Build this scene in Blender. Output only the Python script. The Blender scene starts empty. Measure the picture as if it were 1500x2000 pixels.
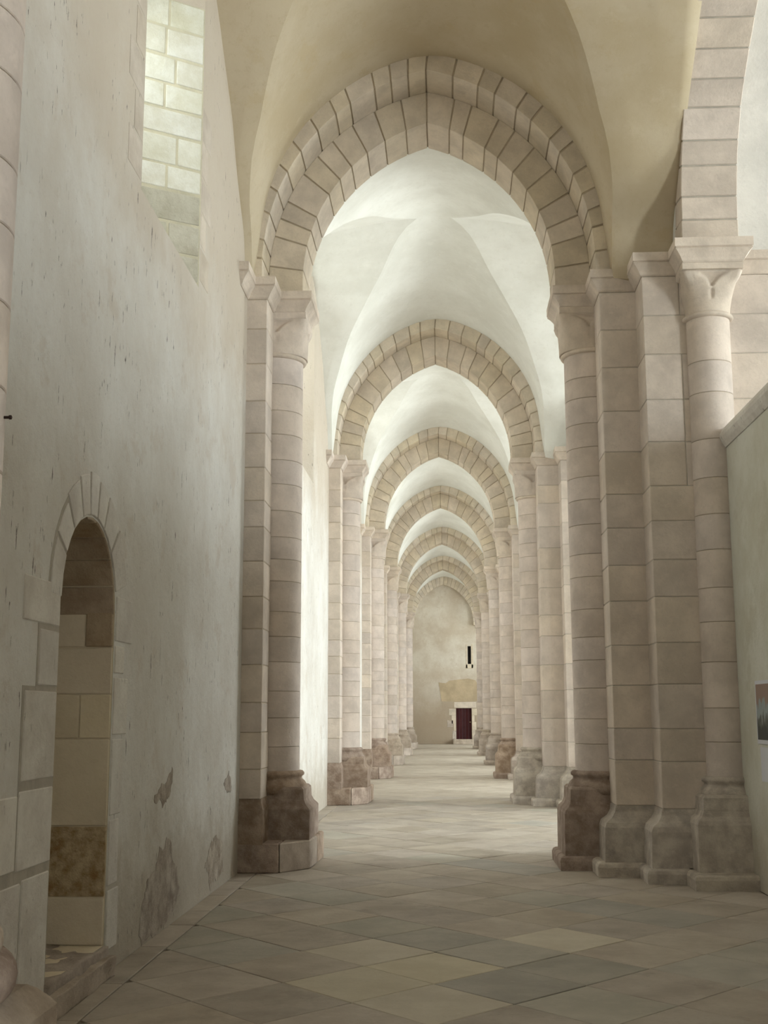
import bpy, bmesh, math, random
from mathutils import Vector, Matrix

# ------------------------------------------------------------------ camera
SC = bpy.context.scene
COL = SC.collection
CAM_H = 1.7
PITCH, YAW, ROLL = 0.1665, 0.0519, -0.0026
fw = Vector((-math.sin(YAW)*math.cos(PITCH), math.cos(YAW)*math.cos(PITCH), math.sin(PITCH)))
rt = Vector((math.cos(YAW), math.sin(YAW), 0))
up = rt.cross(fw)
Rv = rt*math.cos(ROLL)+up*math.sin(ROLL)
Uv = -rt*math.sin(ROLL)+up*math.cos(ROLL)
cd = bpy.data.cameras.new('camera')
cd.sensor_fit = 'HORIZONTAL'; cd.sensor_width = 36; cd.lens = 2350/1500*36
cd.clip_start = 0.05; cd.clip_end = 300
cam = bpy.data.objects.new('camera', cd); COL.objects.link(cam)
M = Matrix.Identity(4)
for i in range(3):
    M[i][0] = Rv[i]; M[i][1] = Uv[i]; M[i][2] = -fw[i]
M[0][3], M[1][3], M[2][3] = 0, 0, CAM_H
cam.matrix_world = M
SC.camera = cam

# ------------------------------------------------------------------ world, exposure
W = bpy.data.worlds.new('sky'); SC.world = W; W.use_nodes = True
nt = W.node_tree; nt.nodes.clear()
wo = nt.nodes.new('ShaderNodeOutputWorld'); bg = nt.nodes.new('ShaderNodeBackground')
sk = nt.nodes.new('ShaderNodeTexSky'); sk.sky_type = 'HOSEK_WILKIE'; sk.turbidity = 6
sk.sun_direction = (0.4, -0.6, 0.7)
nt.links.new(sk.outputs[0], bg.inputs[0]); bg.inputs[1].default_value = 1.0
nt.links.new(bg.outputs[0], wo.inputs[0])
SC.view_settings.view_transform = 'Standard'
SC.view_settings.look = 'None'
SC.view_settings.exposure = 0.0
SC.view_settings.gamma = 1.0
SC.view_settings.use_curve_mapping = False

# daylight: area lamps standing in the window openings
DAY = (0.92, 0.99, 0.96)
NAVE_W = [1600, 620, 1550, 1150, 1100, 1050, 1000, 1000]      # watts of the lamps added in the unseen nave windows, tuned per bay
AISLE_W = [60, 34, 40, 90, 120, 120, 120, 120]   # aisle windows, from behind the camera to the far bay

# ------------------------------------------------------------------ layout
YC = [-5.3, 4.5, 14.3, 24.15, 33.4, 42.1, 51.5, 61.0]     # pier centres
YFAR, YBACK = 70.2, -10.0
XL, XR = -2.3, 2.62
CX = -0.18
ZI = 6.76
H = 14.5
rnd = random.Random(7)

# ------------------------------------------------------------------ materials
def node(nt, t, **k):
    n = nt.nodes.new(t)
    for a, b in k.items(): setattr(n, a, b)
    return n

def mat(name, base, dark=None, light=None, rough=0.9, scale=3.0, var=0.5, objvar=0.10, bump=0.25, bscale=18,
        dist=0.004, flecks=0.0, streak=0.0, blot=0.0, blotcol=(0.2, 0.15, 0.1), zst=None, ztop=None, worldtex=False, spec=0.15):
    m = bpy.data.materials.new(name); m.use_nodes = True
    nt = m.node_tree; L = nt.links.new
    bs = nt.nodes['Principled BSDF']
    bs.inputs['Roughness'].default_value = rough
    bs.inputs['Specular IOR Level'].default_value = spec
    tc = node(nt, 'ShaderNodeTexCoord')
    oi = node(nt, 'ShaderNodeObjectInfo')
    add = node(nt, 'ShaderNodeVectorMath', operation='ADD')
    if worldtex:
        co = tc.outputs['Object']
    else:
        mul = node(nt, 'ShaderNodeMath', operation='MULTIPLY'); mul.inputs[1].default_value = 37.0
        L(oi.outputs['Random'], mul.inputs[0])
        L(tc.outputs['Object'], add.inputs[0]); L(mul.outputs[0], add.inputs[1]); co = add.outputs[0]
    def noise(sc, det=6, ro=0.6, vec=None, stretch=None):
        n = node(nt, 'ShaderNodeTexNoise'); n.inputs['Scale'].default_value = sc
        n.inputs['Detail'].default_value = det; n.inputs['Roughness'].default_value = ro
        v = vec or co
        if stretch:
            mp = node(nt, 'ShaderNodeMapping'); mp.inputs['Scale'].default_value = stretch
            L(v, mp.inputs[0]); v = mp.outputs[0]
        L(v, n.inputs['Vector']); return n.outputs['Fac']
    def ramp(fac, a, b, inv=False):
        r = node(nt, 'ShaderNodeMapRange'); r.interpolation_type = 'SMOOTHSTEP'
        r.inputs['From Min'].default_value = a; r.inputs['From Max'].default_value = b
        if inv: r.inputs['To Min'].default_value = 1; r.inputs['To Max'].default_value = 0
        L(fac, r.inputs['Value']); return r.outputs[0]
    def mix(fac, a, b, k=None):
        x = node(nt, 'ShaderNodeMix', data_type='RGBA')
        if k is not None:
            mm = node(nt, 'ShaderNodeMath', operation='MULTIPLY'); mm.inputs[1].default_value = k
            L(fac, mm.inputs[0]); fac = mm.outputs[0]
        L(fac, x.inputs['Factor'])
        for s, v in (('A', a), ('B', b)):
            i = x.inputs[6 if s == 'A' else 7]
            if isinstance(v, tuple): i.default_value = (*v, 1)
            else: L(v, i)
        return x.outputs[2]
    dark = dark or tuple(c*0.78 for c in base)
    light = light or tuple(min(1, c*1.14) for c in base)
    c = mix(ramp(noise(scale), 0.3, 0.7), dark, light)
    c = mix(noise(scale*0.35, 2), c, base, 1.2 - var)
    c = mix(ramp(noise(scale*11, 6, 0.8), 0.50, 0.72), c, dark, 0.5)
    c = mix(ramp(noise(scale*4.3, 5, 0.75), 0.54, 0.72), c, light, 0.4)
    if streak:
        c = mix(ramp(noise(2.2, 5, 0.65, stretch=(1, 5, 0.45)), 0.5, 0.75), c, dark, streak)
    if blot:
        c = mix(ramp(noise(1.7, 8, 0.7), 0.56, 0.64), c, blotcol, blot)
    if zst:      # damp and dirt low on the masonry, ragged upper edge
        sx = node(nt, 'ShaderNodeSeparateXYZ'); L(tc.outputs['Object'], sx.inputs[0])
        nn = noise(2.3, 8, 0.7)
        ad = node(nt, 'ShaderNodeMath', operation='MULTIPLY_ADD'); L(nn, ad.inputs[0]); ad.inputs[1].default_value = 1.5
        L(sx.outputs['Z'], ad.inputs[2])
        c = mix(ramp(ad.outputs[0], zst[0], zst[1], True), c, zst[2], zst[3])
    if ztop:     # browner, bare patina higher up where the limewash has worn off
        sx2 = node(nt, 'ShaderNodeSeparateXYZ'); L(tc.outputs['Object'], sx2.inputs[0])
        n2 = noise(0.8, 7, 0.65)
        a2 = node(nt, 'ShaderNodeMath', operation='MULTIPLY_ADD'); L(n2, a2.inputs[0]); a2.inputs[1].default_value = 3.6
        L(sx2.outputs['Z'], a2.inputs[2])
        c = mix(ramp(a2.outputs[0], ztop[0], ztop[1]), c, ztop[2], ztop[3])
    if flecks:
        f = ramp(noise(24, 5, 0.65, stretch=(1, 1, 0.24)), 0.635, 0.675)
        g = ramp(noise(1.3, 3), 0.40, 0.56)
        mm = node(nt, 'ShaderNodeMath', operation='MULTIPLY'); L(f, mm.inputs[0]); L(g, mm.inputs[1])
        c = mix(mm.outputs[0], c, (0.10, 0.085, 0.07), flecks)
    if objvar:
        hs = node(nt, 'ShaderNodeHueSaturation')
        mr = node(nt, 'ShaderNodeMapRange'); mr.inputs['To Min'].default_value = 1-objvar; mr.inputs['To Max'].default_value = 1+objvar
        L(oi.outputs['Random'], mr.inputs['Value']); L(mr.outputs[0], hs.inputs['Value'])
        fr = node(nt, 'ShaderNodeMath', operation='MULTIPLY'); fr.inputs[1].default_value = 7.31
        fr2 = node(nt, 'ShaderNodeMath', operation='FRACT'); L(oi.outputs['Random'], fr.inputs[0]); L(fr.outputs[0], fr2.inputs[0])
        ms = node(nt, 'ShaderNodeMapRange'); ms.inputs['To Min'].default_value = 0.86; ms.inputs['To Max'].default_value = 1.10
        L(fr2.outputs[0], ms.inputs['Value']); L(ms.outputs[0], hs.inputs['Saturation'])
        mh = node(nt, 'ShaderNodeMapRange'); mh.inputs['To Min'].default_value = 0.491; mh.inputs['To Max'].default_value = 0.502
        L(fr2.outputs[0], mh.inputs['Value']); L(mh.outputs[0], hs.inputs['Hue'])
        L(c, hs.inputs['Color']); c = hs.outputs[0]
    L(c, bs.inputs['Base Color'])
    bp = node(nt, 'ShaderNodeBump'); bp.inputs['Strength'].default_value = bump; bp.inputs['Distance'].default_value = dist*9
    L(noise(bscale, 8, 0.7), bp.inputs['Height']); L(bp.outputs[0], bs.inputs['Normal'])
    return m

def flat(name, col, rough=0.6, emit=0, metal=0):
    m = bpy.data.materials.new(name); m.use_nodes = True
    bs = m.node_tree.nodes['Principled BSDF']
    bs.inputs['Base Color'].default_value = (*col, 1); bs.inputs['Roughness'].default_value = rough
    bs.inputs['Metallic'].default_value = metal
    if emit:
        bs.inputs['Emission Color'].default_value = (*col, 1); bs.inputs['Emission Strength'].default_value = emit
    return m

MT = {}
MT['stone'] = mat('pier_limestone', (0.68, 0.595, 0.515), scale=2.5, objvar=0.06, streak=0.3, bump=0.3)
MT['shaft'] = mat('shaft_limestone', (0.70, 0.615, 0.55), scale=2.5, objvar=0.05, streak=0.3, bump=0.25)
MT['arch'] = mat('arch_limestone', (0.68, 0.595, 0.475), scale=3, objvar=0.08, bump=0.3)
MT['mortar'] = mat('mortar', (0.47, 0.39, 0.29), objvar=0, scale=6)
MT['mortar_grey'] = mat('grey_mortar', (0.50, 0.46, 0.40), objvar=0, scale=6)
MT['capital'] = mat('carved_limestone', (0.70, 0.61, 0.52), scale=4, objvar=0.05, bump=0.3)
MT['base_dark'] = mat('weathered_brown_stone', (0.42, 0.32, 0.245), dark=(0.24, 0.17, 0.125), light=(0.60, 0.49, 0.40), scale=6, objvar=0.10, bump=0.8, bscale=14, blot=0.35, blotcol=(0.21, 0.145, 0.105))
MT['base_mid'] = mat('weathered_stone', (0.57, 0.49, 0.405), dark=(0.36, 0.29, 0.23), light=(0.67, 0.59, 0.51), scale=4, objvar=0.10, bump=0.6, bscale=14, blot=0.4, blotcol=(0.30, 0.24, 0.19))
MT['base_grey'] = mat('weathered_grey_stone', (0.58, 0.52, 0.44), dark=(0.36, 0.31, 0.27), light=(0.72, 0.66, 0.57), scale=6, objvar=0.08, bump=0.6, bscale=14, blot=0.35, blotcol=(0.20, 0.18, 0.17))
MT['wall'] = mat('limewashed_plaster', (0.77, 0.755, 0.72), dark=(0.66, 0.62, 0.565), light=(0.82, 0.81, 0.785), scale=1.1, objvar=0, flecks=0.85, streak=0.25,
                 blot=0.35, blotcol=(0.60, 0.52, 0.44), zst=(0.95, 1.9, (0.45, 0.395, 0.32), 0.8), ztop=(5.9, 8.3, (0.56, 0.48, 0.385), 0.8), worldtex=True, bump=0.55, bscale=7)
MT['vault'] = mat('vault_plaster', (0.76, 0.76, 0.72), dark=(0.69, 0.68, 0.62), scale=0.9, objvar=0, bump=0.1, bscale=6, worldtex=True)
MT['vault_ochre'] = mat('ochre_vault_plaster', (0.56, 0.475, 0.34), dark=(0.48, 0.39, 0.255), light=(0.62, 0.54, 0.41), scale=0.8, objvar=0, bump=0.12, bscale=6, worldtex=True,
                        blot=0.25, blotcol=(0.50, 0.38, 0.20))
MT['whitestone'] = mat('limewashed_stone', (0.77, 0.745, 0.70), dark=(0.62, 0.57, 0.52), scale=3, objvar=0.07, bump=0.5, bscale=12, flecks=0.5)
MT['jambstone'] = mat('window_jamb_stone', (0.74, 0.73, 0.62), dark=(0.60, 0.57, 0.44), light=(0.82, 0.82, 0.76), scale=3.5, objvar=0.05, bump=0.6, bscale=12)
MT['jamb_low'] = mat('shaded_dusty_jamb_stone', (0.56, 0.53, 0.42), dark=(0.40, 0.37, 0.27), light=(0.64, 0.62, 0.52), scale=3.5, objvar=0.08, bump=0.7, bscale=12)  # weaker light on the lowest courses put into the colour, along with dirt
MT['patina'] = mat('bare_patina_stone', (0.62, 0.555, 0.475), dark=(0.50, 0.43, 0.35), scale=2.5, objvar=0.06, bump=0.5, bscale=12)
MT['rubble'] = mat('bare_rubble', (0.53, 0.46, 0.385), dark=(0.27, 0.215, 0.17), light=(0.68, 0.63, 0.56), scale=7, objvar=0.05, bump=1.0, bscale=10)
MT['jambmortar'] = mat('window_jamb_mortar', (0.60, 0.56, 0.43), objvar=0, scale=4)
MT['niche'] = mat('niche_stone', (0.80, 0.72, 0.58), dark=(0.74, 0.65, 0.50), scale=1.5, objvar=0.05, bump=0.25)
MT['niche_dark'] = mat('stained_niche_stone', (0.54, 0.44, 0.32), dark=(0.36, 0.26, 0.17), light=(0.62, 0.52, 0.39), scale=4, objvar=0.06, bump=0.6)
MT['niche_pit'] = mat('pitted_ochre_stone', (0.68, 0.53, 0.31), dark=(0.40, 0.25, 0.12), light=(0.78, 0.66, 0.45), scale=14, objvar=0, var=1.0, bump=0.9, bscale=22)
MT['tile'] = mat('floor_slab_stone', (0.48, 0.425, 0.355), dark=(0.36, 0.31, 0.255), light=(0.54, 0.49, 0.42), scale=2.2, objvar=0.10, bump=0.25, bscale=10,
                 rough=0.72, blot=0.25, blotcol=(0.23, 0.185, 0.15), spec=0.3)
MT['tile_pale'] = mat('pale_slab_stone', (0.60, 0.54, 0.42), dark=(0.50, 0.45, 0.35), light=(0.64, 0.59, 0.48), scale=2.2, objvar=0.08, bump=0.25, bscale=10, rough=0.72, spec=0.3)
MT['tile_grey'] = mat('grey_slab_stone', (0.44, 0.41, 0.35), dark=(0.35, 0.33, 0.285), light=(0.50, 0.47, 0.41), scale=2.2, objvar=0.10, bump=0.25, bscale=10, rough=0.72, spec=0.3)
MT['grout'] = mat('floor_mortar', (0.22, 0.19, 0.16), objvar=0, scale=5)
MT['farwall'] = mat('old_plaster', (0.62, 0.55, 0.46), dark=(0.48, 0.40, 0.30), light=(0.72, 0.68, 0.60), scale=0.7, objvar=0, worldtex=True, bump=0.3,
                    blot=0.3, blotcol=(0.50, 0.41, 0.30), zst=(1.8, 5.2, (0.38, 0.30, 0.22), 0.85))
MT['patch'] = mat('bare_mortar_patch', (0.50, 0.40, 0.27), scale=2, objvar=0)
MT['screen'] = mat('screen_wall_plaster', (0.68, 0.67, 0.58), dark=(0.57, 0.55, 0.45), light=(0.74, 0.74, 0.68), scale=1.3, objvar=0, worldtex=True, bump=0.4, bscale=9,
                   blot=0.2, blotcol=(0.42, 0.38, 0.28), zst=(0.7, 1.9, (0.42, 0.34, 0.25), 0.5))
MT['door'] = mat('dark_red_door_paint', (0.055, 0.012, 0.012), scale=3, objvar=0.1, bump=0.1, rough=0.5)
MT['iron'] = flat('rusty_iron', (0.045, 0.025, 0.02), 0.7, metal=0.4)
MT['brass'] = flat('brass', (0.6, 0.5, 0.3), 0.3, metal=1)
MT['dark'] = flat('unlit_opening', (0.012, 0.011, 0.01), 0.9)
MT['paper'] = flat('white_paper', (0.70, 0.71, 0.76), 0.8)
MT['pane'] = flat('daylit_pane', (0.82, 0.92, 0.86), 0.3, emit=2.2)
MT['lead'] = flat('lead_came', (0.05, 0.05, 0.05), 0.6)
MT['nave'] = mat('nave_limewash', (0.76, 0.74, 0.70), objvar=0, scale=1, worldtex=True)

# ------------------------------------------------------------------ mesh helpers
def link(name, me, m, parent=None, loc=None):
    o = bpy.data.objects.new(name, me); COL.objects.link(o)
    if m is not None and not me.materials: me.materials.append(m)
    if parent is not None: o.parent = parent
    if loc is not None: o.location = loc
    return o

def mesh(vs, fs, smooth=False, name='mesh'):
    me = bpy.data.meshes.new(name); me.from_pydata([tuple(v) for v in vs], [], fs)
    if smooth:
        for p in me.polygons: p.use_smooth = True
    me.update(); return me

def fixn(me):
    bm = bmesh.new(); bm.from_mesh(me); bmesh.ops.recalc_face_normals(bm, faces=bm.faces); bm.to_mesh(me); bm.free(); return me

def empty(name, loc, label, cat, group=None):
    o = bpy.data.objects.new(name, None); COL.objects.link(o); o.location = loc
    o.empty_display_size = 0.2; tag(o, label, cat, group); return o

def tag(o, label, cat, group=None):
    o['label'] = label; o['category'] = cat
    if group: o['group'] = group
    return o

def struct(o, label=None, cat=None):
    o['kind'] = 'structure'
    if label: o['label'] = label
    if cat: o['category'] = cat
    return o

BOXC = {}
def bevel_mesh(vs, fs, b):
    bm = bmesh.new(); V = [bm.verts.new(v) for v in vs]
    for f in fs: bm.faces.new([V[i] for i in f])
    bmesh.ops.recalc_face_normals(bm, faces=bm.faces)
    if b: bmesh.ops.bevel(bm, geom=bm.edges[:], offset=b, segments=1, affect='EDGES', profile=0.5)
    me = bpy.data.meshes.new('stone'); bm.to_mesh(me); bm.free(); return me

QF = [(0, 3, 2, 1), (4, 5, 6, 7), (0, 1, 5, 4), (1, 2, 6, 5), (2, 3, 7, 6), (3, 0, 4, 7)]
def box_mesh(x0, x1, y0, y1, z0, z1, b=0.006):
    vs = [(x0, y0, z0), (x1, y0, z0), (x1, y1, z0), (x0, y1, z0), (x0, y0, z1), (x1, y0, z1), (x1, y1, z1), (x0, y1, z1)]
    return bevel_mesh(vs, QF, b)

def block(name, m, parent, x0, x1, y0, y1, z0, z1, b=0.007, g=0.004):
    """one dressed stone, with half a joint left free on every side"""
    sx, sy, sz = x1-x0-2*g, y1-y0-2*g, z1-z0-2*g
    key = (round(sx, 2), round(sy, 2), round(sz, 2), b)
    if key not in BOXC:
        BOXC[key] = box_mesh(-key[0]/2, key[0]/2, -key[1]/2, key[1]/2, -key[2]/2, key[2]/2, b)
    me = BOXC[key]
    o = bpy.data.objects.new(name, me); COL.objects.link(o)
    if not me.materials: me.materials.append(m)
    if me.materials[0] is not m:
        o.material_slots[0].link = 'OBJECT'; o.material_slots[0].material = m
    o.parent = parent; o.location = ((x0+x1)/2, (y0+y1)/2, (z0+z1)/2)
    o.scale = (sx/key[0], sy/key[1], sz/key[2])
    return o

def offset_poly(p, d):
    """mitred offset of a closed counter-clockwise polygon (outwards for d > 0)"""
    n = len(p); out = []
    for i in range(n):
        a, b, c = Vector(p[i-1]), Vector(p[i]), Vector(p[(i+1) % n])
        e1 = (b-a).normalized(); e2 = (c-b).normalized()
        n1 = Vector((e1.y, -e1.x)); n2 = Vector((e2.y, -e2.x))
        k = 1+n1.dot(n2)
        out.append(tuple(b+(n1+n2)*(d/max(k, 0.2))))
    return out

def loft_poly(poly, levels):
    """polygon lofted through (z, offset) levels"""
    area = sum(poly[i-1][0]*poly[i][1]-poly[i][0]*poly[i-1][1] for i in range(len(poly)))
    if area < 0: poly = poly[::-1]
    vs = []; n = len(poly)
    for z, d in levels:
        vs += [(x, y, z) for x, y in offset_poly(poly, d)]
    fs = []
    for k in range(len(levels)-1):
        for i in range(n):
            j = (i+1) % n
            fs.append((k*n+i, k*n+j, (k+1)*n+j, (k+1)*n+i))
    fs.append(tuple(range(n))[::-1]); fs.append(tuple(range((len(levels)-1)*n, len(levels)*n)))
    return mesh(vs, fs)

def lathe_mesh(prof, a0=-math.pi, a1=math.pi, n=28, smooth=True):
    """prof: (r, z) going up; sector from a0 to a1 closed through the axis side"""
    full = abs(a1-a0-2*math.pi) < 1e-6
    vs = []; fs = []; m = n if full else n+1
    for r, z in prof:
        for i in range(m):
            a = a0+(a1-a0)*i/n; vs.append((r*math.cos(a), r*math.sin(a), z))
    for k in range(len(prof)-1):
        for i in range(n):
            j = (i+1) % m
            fs.append((k*m+i, k*m+j, (k+1)*m+j, (k+1)*m+i))
    ns = len(fs)
    fs.append(tuple(range(m))[::-1]); t = (len(prof)-1)*m; fs.append(tuple(range(t, t+m)))
    if not full:
        fs.append(tuple(k*m for k in range(len(prof)))); fs.append(tuple(k*m+m-1 for k in range(len(prof)))[::-1])
    me = mesh(vs, fs)
    if smooth:
        for p in me.polygons[:ns]: p.use_smooth = True
    return me

def smooth01(t): t = max(0, min(1, t)); return t*t*(3-2*t)

# ------------------------------------------------------------------ arch profiles (half span, springing, centre offset)
PROF = {'inner': (1.53, 6.92, 0.58, CX), 'outer': (1.95, 6.94, 0.53, CX), 'ext': (2.22, 7.20, 0.39, -0.14), 'far': (1.72, 6.93, 0.55, CX), 'farx': (2.24, 7.20, 0.39, -0.14)}
def zprof(name, x):
    a, S, e, cx = PROF[name]; u = abs(x-cx)+e; R = a+e
    return S+math.sqrt(max(R*R-u*u, 0)) if abs(x-cx) < a else 0
def curve(name, n):
    """points (x, z) from the left springing over the apex to the right springing"""
    a, S, e, cx = PROF[name]; R = a+e; amax = math.acos(e/R); half = []
    L1 = S-ZI; L2 = R*amax; tot = L1+L2
    for i in range(n+1):
        s = tot*i/n
        if s < L1: half.append((cx-a, ZI+s))
        else:
            t = (s-L1)/R; half.append((cx+e-R*math.cos(t), S+R*math.sin(t)))
    return half + [(2*cx-x, z) for x, z in half[::-1][1:]]

def curve_at(name, frac):
    a, S, e, cx = PROF[name]; R = a+e; amax = math.acos(e/R); L1 = S-ZI; tot = L1+R*amax
    f = frac*2 if frac <= 0.5 else (1-frac)*2
    s = tot*f
    if s < L1: p = (cx-a, ZI+s)
    else: t = (s-L1)/R; p = (cx+e-R*math.cos(t), S+R*math.sin(t))
    return p if frac <= 0.5 else (2*cx-p[0], p[1])

def ring_mesh(cin, cout, y0, y1):
    n = len(cin); vs = []
    for y in (y0, y1):
        vs += [(x, y, z) for x, z in cin]+[(x, y, z) for x, z in cout]
    fs = []
    for i in range(n-1):
        fs += [(i, i+1, n+i+1, n+i), (2*n+i, 3*n+i, 3*n+i+1, 2*n+i+1), (i, 2*n+i, 2*n+i+1, i+1), (n+i, n+i+1, 3*n+i+1, 3*n+i)]
    fs += [(0, n, 3*n, 2*n), (n-1, 3*n-1, 4*n-1, 2*n-1)]
    return fixn(mesh(vs, fs))

def voussoir(parent, cin, cout, f0, f1, y0, y1, m, sub=2, b=0.005, name='voussoir'):
    """wedge stone between two arch curves (functions of the fraction along the arch)"""
    g = 0.0014
    f0 += g; f1 -= g
    if f0 < 0.5 < f1: fr = [f0, 0.5, f1]
    else: fr = [f0+(f1-f0)*i/sub for i in range(sub+1)]
    pi = [cin(f) for f in fr]; po = [cout(f) for f in fr]
    cxx = sum(p[0] for p in pi+po)/len(pi+po); czz = sum(p[1] for p in pi+po)/len(pi+po)
    n = len(fr); vs = []
    for y in (y0, y1):
        vs += [(x-cxx, y, z-czz) for x, z in pi]+[(x-cxx, y, z-czz) for x, z in po]
    fs = []
    for i in range(n-1):
        fs += [(i, 2*n+i, 2*n+i+1, i+1), (n+i, n+i+1, 3*n+i+1, 3*n+i)]
    fs += [tuple(list(range(n))+list(range(2*n-1, n-1, -1))), tuple(list(range(2*n, 3*n))+list(range(4*n-1, 3*n-1, -1)))]
    fs += [(0, n, 3*n, 2*n), (n-1, 3*n-1, 4*n-1, 2*n-1)]
    me = bevel_mesh(vs, fs, b)
    return link(name, me, m, parent, (cxx, 0, czz))

def inset_curve(name, d, n):
    pts = curve(name, n); a, S, e, cx = PROF[name]; out = []
    for x, z in pts:
        vx, vz = (x-cx), max(z-S, 0)
        l = math.hypot(vx, vz) or 1
        out.append((x+vx/l*d, z+vz/l*d))
    return out

def transverse_arch(yc, label, idx):
    t = empty('transverse_arch', (0, yc, 0), label, 'arch', 'pointed transverse arches of the aisle')
    for part, a, b, hw, nv in (('inner_order', 'inner', 'outer', 0.34, 22), ('outer_order', 'outer', 'ext', 0.86, 26)):
        ci = inset_curve(a, 0.014, 14); co = curve(b, 14)
        core = link(part, ring_mesh(ci, co, -hw+0.012, hw-0.012), MT['mortar'], t)
        n = nv
        cuts = [0]; r = random.Random(idx*31+nv)
        half = [0.0]
        for k in range(n//2): half.append(half[-1]+r.uniform(0.72, 1.25))
        half = [h/half[-1]*0.5 for h in half]
        half2 = [0.0]
        for k in range(n//2): half2.append(half2[-1]+r.uniform(0.72, 1.25))
        half2 = [1-h/half2[-1]*0.5 for h in half2][::-1]
        cuts = half+half2[1:]
        for k in range(len(cuts)-1):
            dy = r.uniform(-0.004, 0.004)
            voussoir(core, lambda f, a=a: curve_at(a, f), lambda f, b=b: curve_at(b, f), cuts[k], cuts[k+1], -hw+dy, hw, MT['arch'])
    return t

# ------------------------------------------------------------------ capitals, shafts, bases
def capital_mesh(r0, hx, hy, z0, z1, slit=False, seed=0):
    """water-leaf bell: round below, square above; local axis at the origin"""
    rr = random.Random(seed)
    n, m = 96, 26; vs = []; fs = []
    zt = z1-0.075
    for k in range(m+1):
        t = k/m; z = z0+(zt-z0)*t
        for i in range(n):
            a = 2*math.pi*(i+0.5)/n; c, s = math.cos(a), math.sin(a)
            q = min(hx/max(abs(c), 1e-6), hy/max(abs(s), 1e-6))
            w = smooth01(t)**0.9*0.55+0.45*t**3
            # square corners come out late, as leaf tips
            lim = min(hx, hy)
            soft = lim*1.02/((abs(c)**6+abs(s)**6)**(1/6))
            qq = min(q, soft)
            r = r0+(qq-r0)*w
            # leaves: each corner leaf is bounded by an arc rising from the slit in the face middle
            fa = (a % (math.pi/2))/(math.pi/2)       # 0 and 1 are face middles
            u = 1-abs(2*fa-1)                         # 0 face middle .. 1 corner
            tb = 0.52+0.46*math.sqrt(min(1, u*1.25))
            if t > tb: r -= 0.045*smooth01((t-tb)/0.04)*(1-smooth01((t-0.93)/0.07))
            if u < 0.09 and 0.30 < t < 0.60:
                r -= (0.05 if slit else 0.022)*(1-u/0.09)*math.sin((t-0.30)/0.30*math.pi)
            if u > 0.80 and t > 0.66: r += 0.03*smooth01((t-0.66)/0.2)*smooth01((u-0.80)/0.1)    # curled tip
            vs.append((r*c, r*s, z))
    for k in range(m):
        for i in range(n):
            j = (i+1) % n; fs.append((k*n+i, k*n+j, (k+1)*n+j, (k+1)*n+i))
    ns = len(fs)
    fs.append(tuple(range(n))[::-1]); fs.append(tuple(range(m*n, m*n+n)))
    b = len(vs)
    for z in (zt, z1):
        vs += [(-hx, -hy, z), (hx, -hy, z), (hx, hy, z), (-hx, hy, z)]
    fs += [tuple(b+i for i in f) for f in QF]
    me = mesh(vs, fs)
    for p in me.polygons[:ns]: p.use_smooth = True
    return me

def courses(z0, z1, h, r, jit=0.22):
    n = max(1, round((z1-z0)/h)); w = [r.uniform(1-jit, 1+jit) for _ in range(n)]; s = sum(w)
    out = [z0]
    for x in w: out.append(out[-1]+x/s*(z1-z0))
    out[-1] = z1
    return out

NECK, CAPZ, BASEZ = 5.99, 6.52, 1.05
def shaft(parent, x, y, r, a_mid, rr, base_mat, plinth, dh=0.31, slit=False, hx=0.36, hy=0.36, off=(0, 0)):
    """engaged half column with drums, necking, capital and moulded base; off shifts square members outwards"""
    a0, a1 = a_mid-math.radians(100), a_mid+math.radians(100)
    zs = courses(BASEZ, NECK, dh, rr)
    for k in range(len(zs)-1):
        z0, z1 = zs[k]+0.0025, zs[k+1]-0.0025; hh = z1-z0
        me = lathe_mesh([(r-0.005, 0), (r, 0.005), (r, hh-0.005), (r-0.005, hh)], a0, a1, 24)
        me.set_sharp_from_angle(angle=math.radians(30))
        link('drum', me, MT['shaft'], parent, (x, y, z0))
    link('shaft_core', lathe_mesh([(r-0.008, BASEZ-0.1), (r-0.008, NECK)], a0, a1, 18), MT['mortar'], parent, (x, y, 0))
    # necking ring
    pr = [(r-0.01, -0.03)]+[(r+0.012+0.030*math.cos(t), 0.028*math.sin(t)) for t in [math.radians(q) for q in range(-90, 91, 22)]]+[(r-0.01, 0.03)]
    link('necking', lathe_mesh(pr, a0, a1, 30), MT['capital'], parent, (x, y, NECK))
    c = link('capital', capital_mesh(r+0.005, hx, hy, NECK+0.02, CAPZ, slit), MT['capital'], parent, (x+off[0], y+off[1], 0))
    # moulded base: ring, scotia, torus
    pb = [(r+0.005, 1.06), (r+0.035, 1.055), (r+0.055, 1.035), (r+0.055, 1.01), (r+0.03, 0.99), (r+0.03, 0.965), (r+0.06, 0.94),
          (r+0.085, 0.90), (r+0.09, 0.86), (r+0.07, 0.80)][::-1]
    link('base_moulding', lathe_mesh(pb, a0, a1, 28), base_mat, parent, (x, y, 0))

def sq(x0, x1, y0, y1): return [(x0, y0), (x1, y0), (x1, y1), (x0, y1)]

IMP = [(6.515, 0.0), (6.53, 0.015), (6.56, 0.028), (6.60, 0.055), (6.635, 0.085), (6.645, 0.095), (6.655, 0.082), (6.665, 0.10), (ZI, 0.10)]

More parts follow.
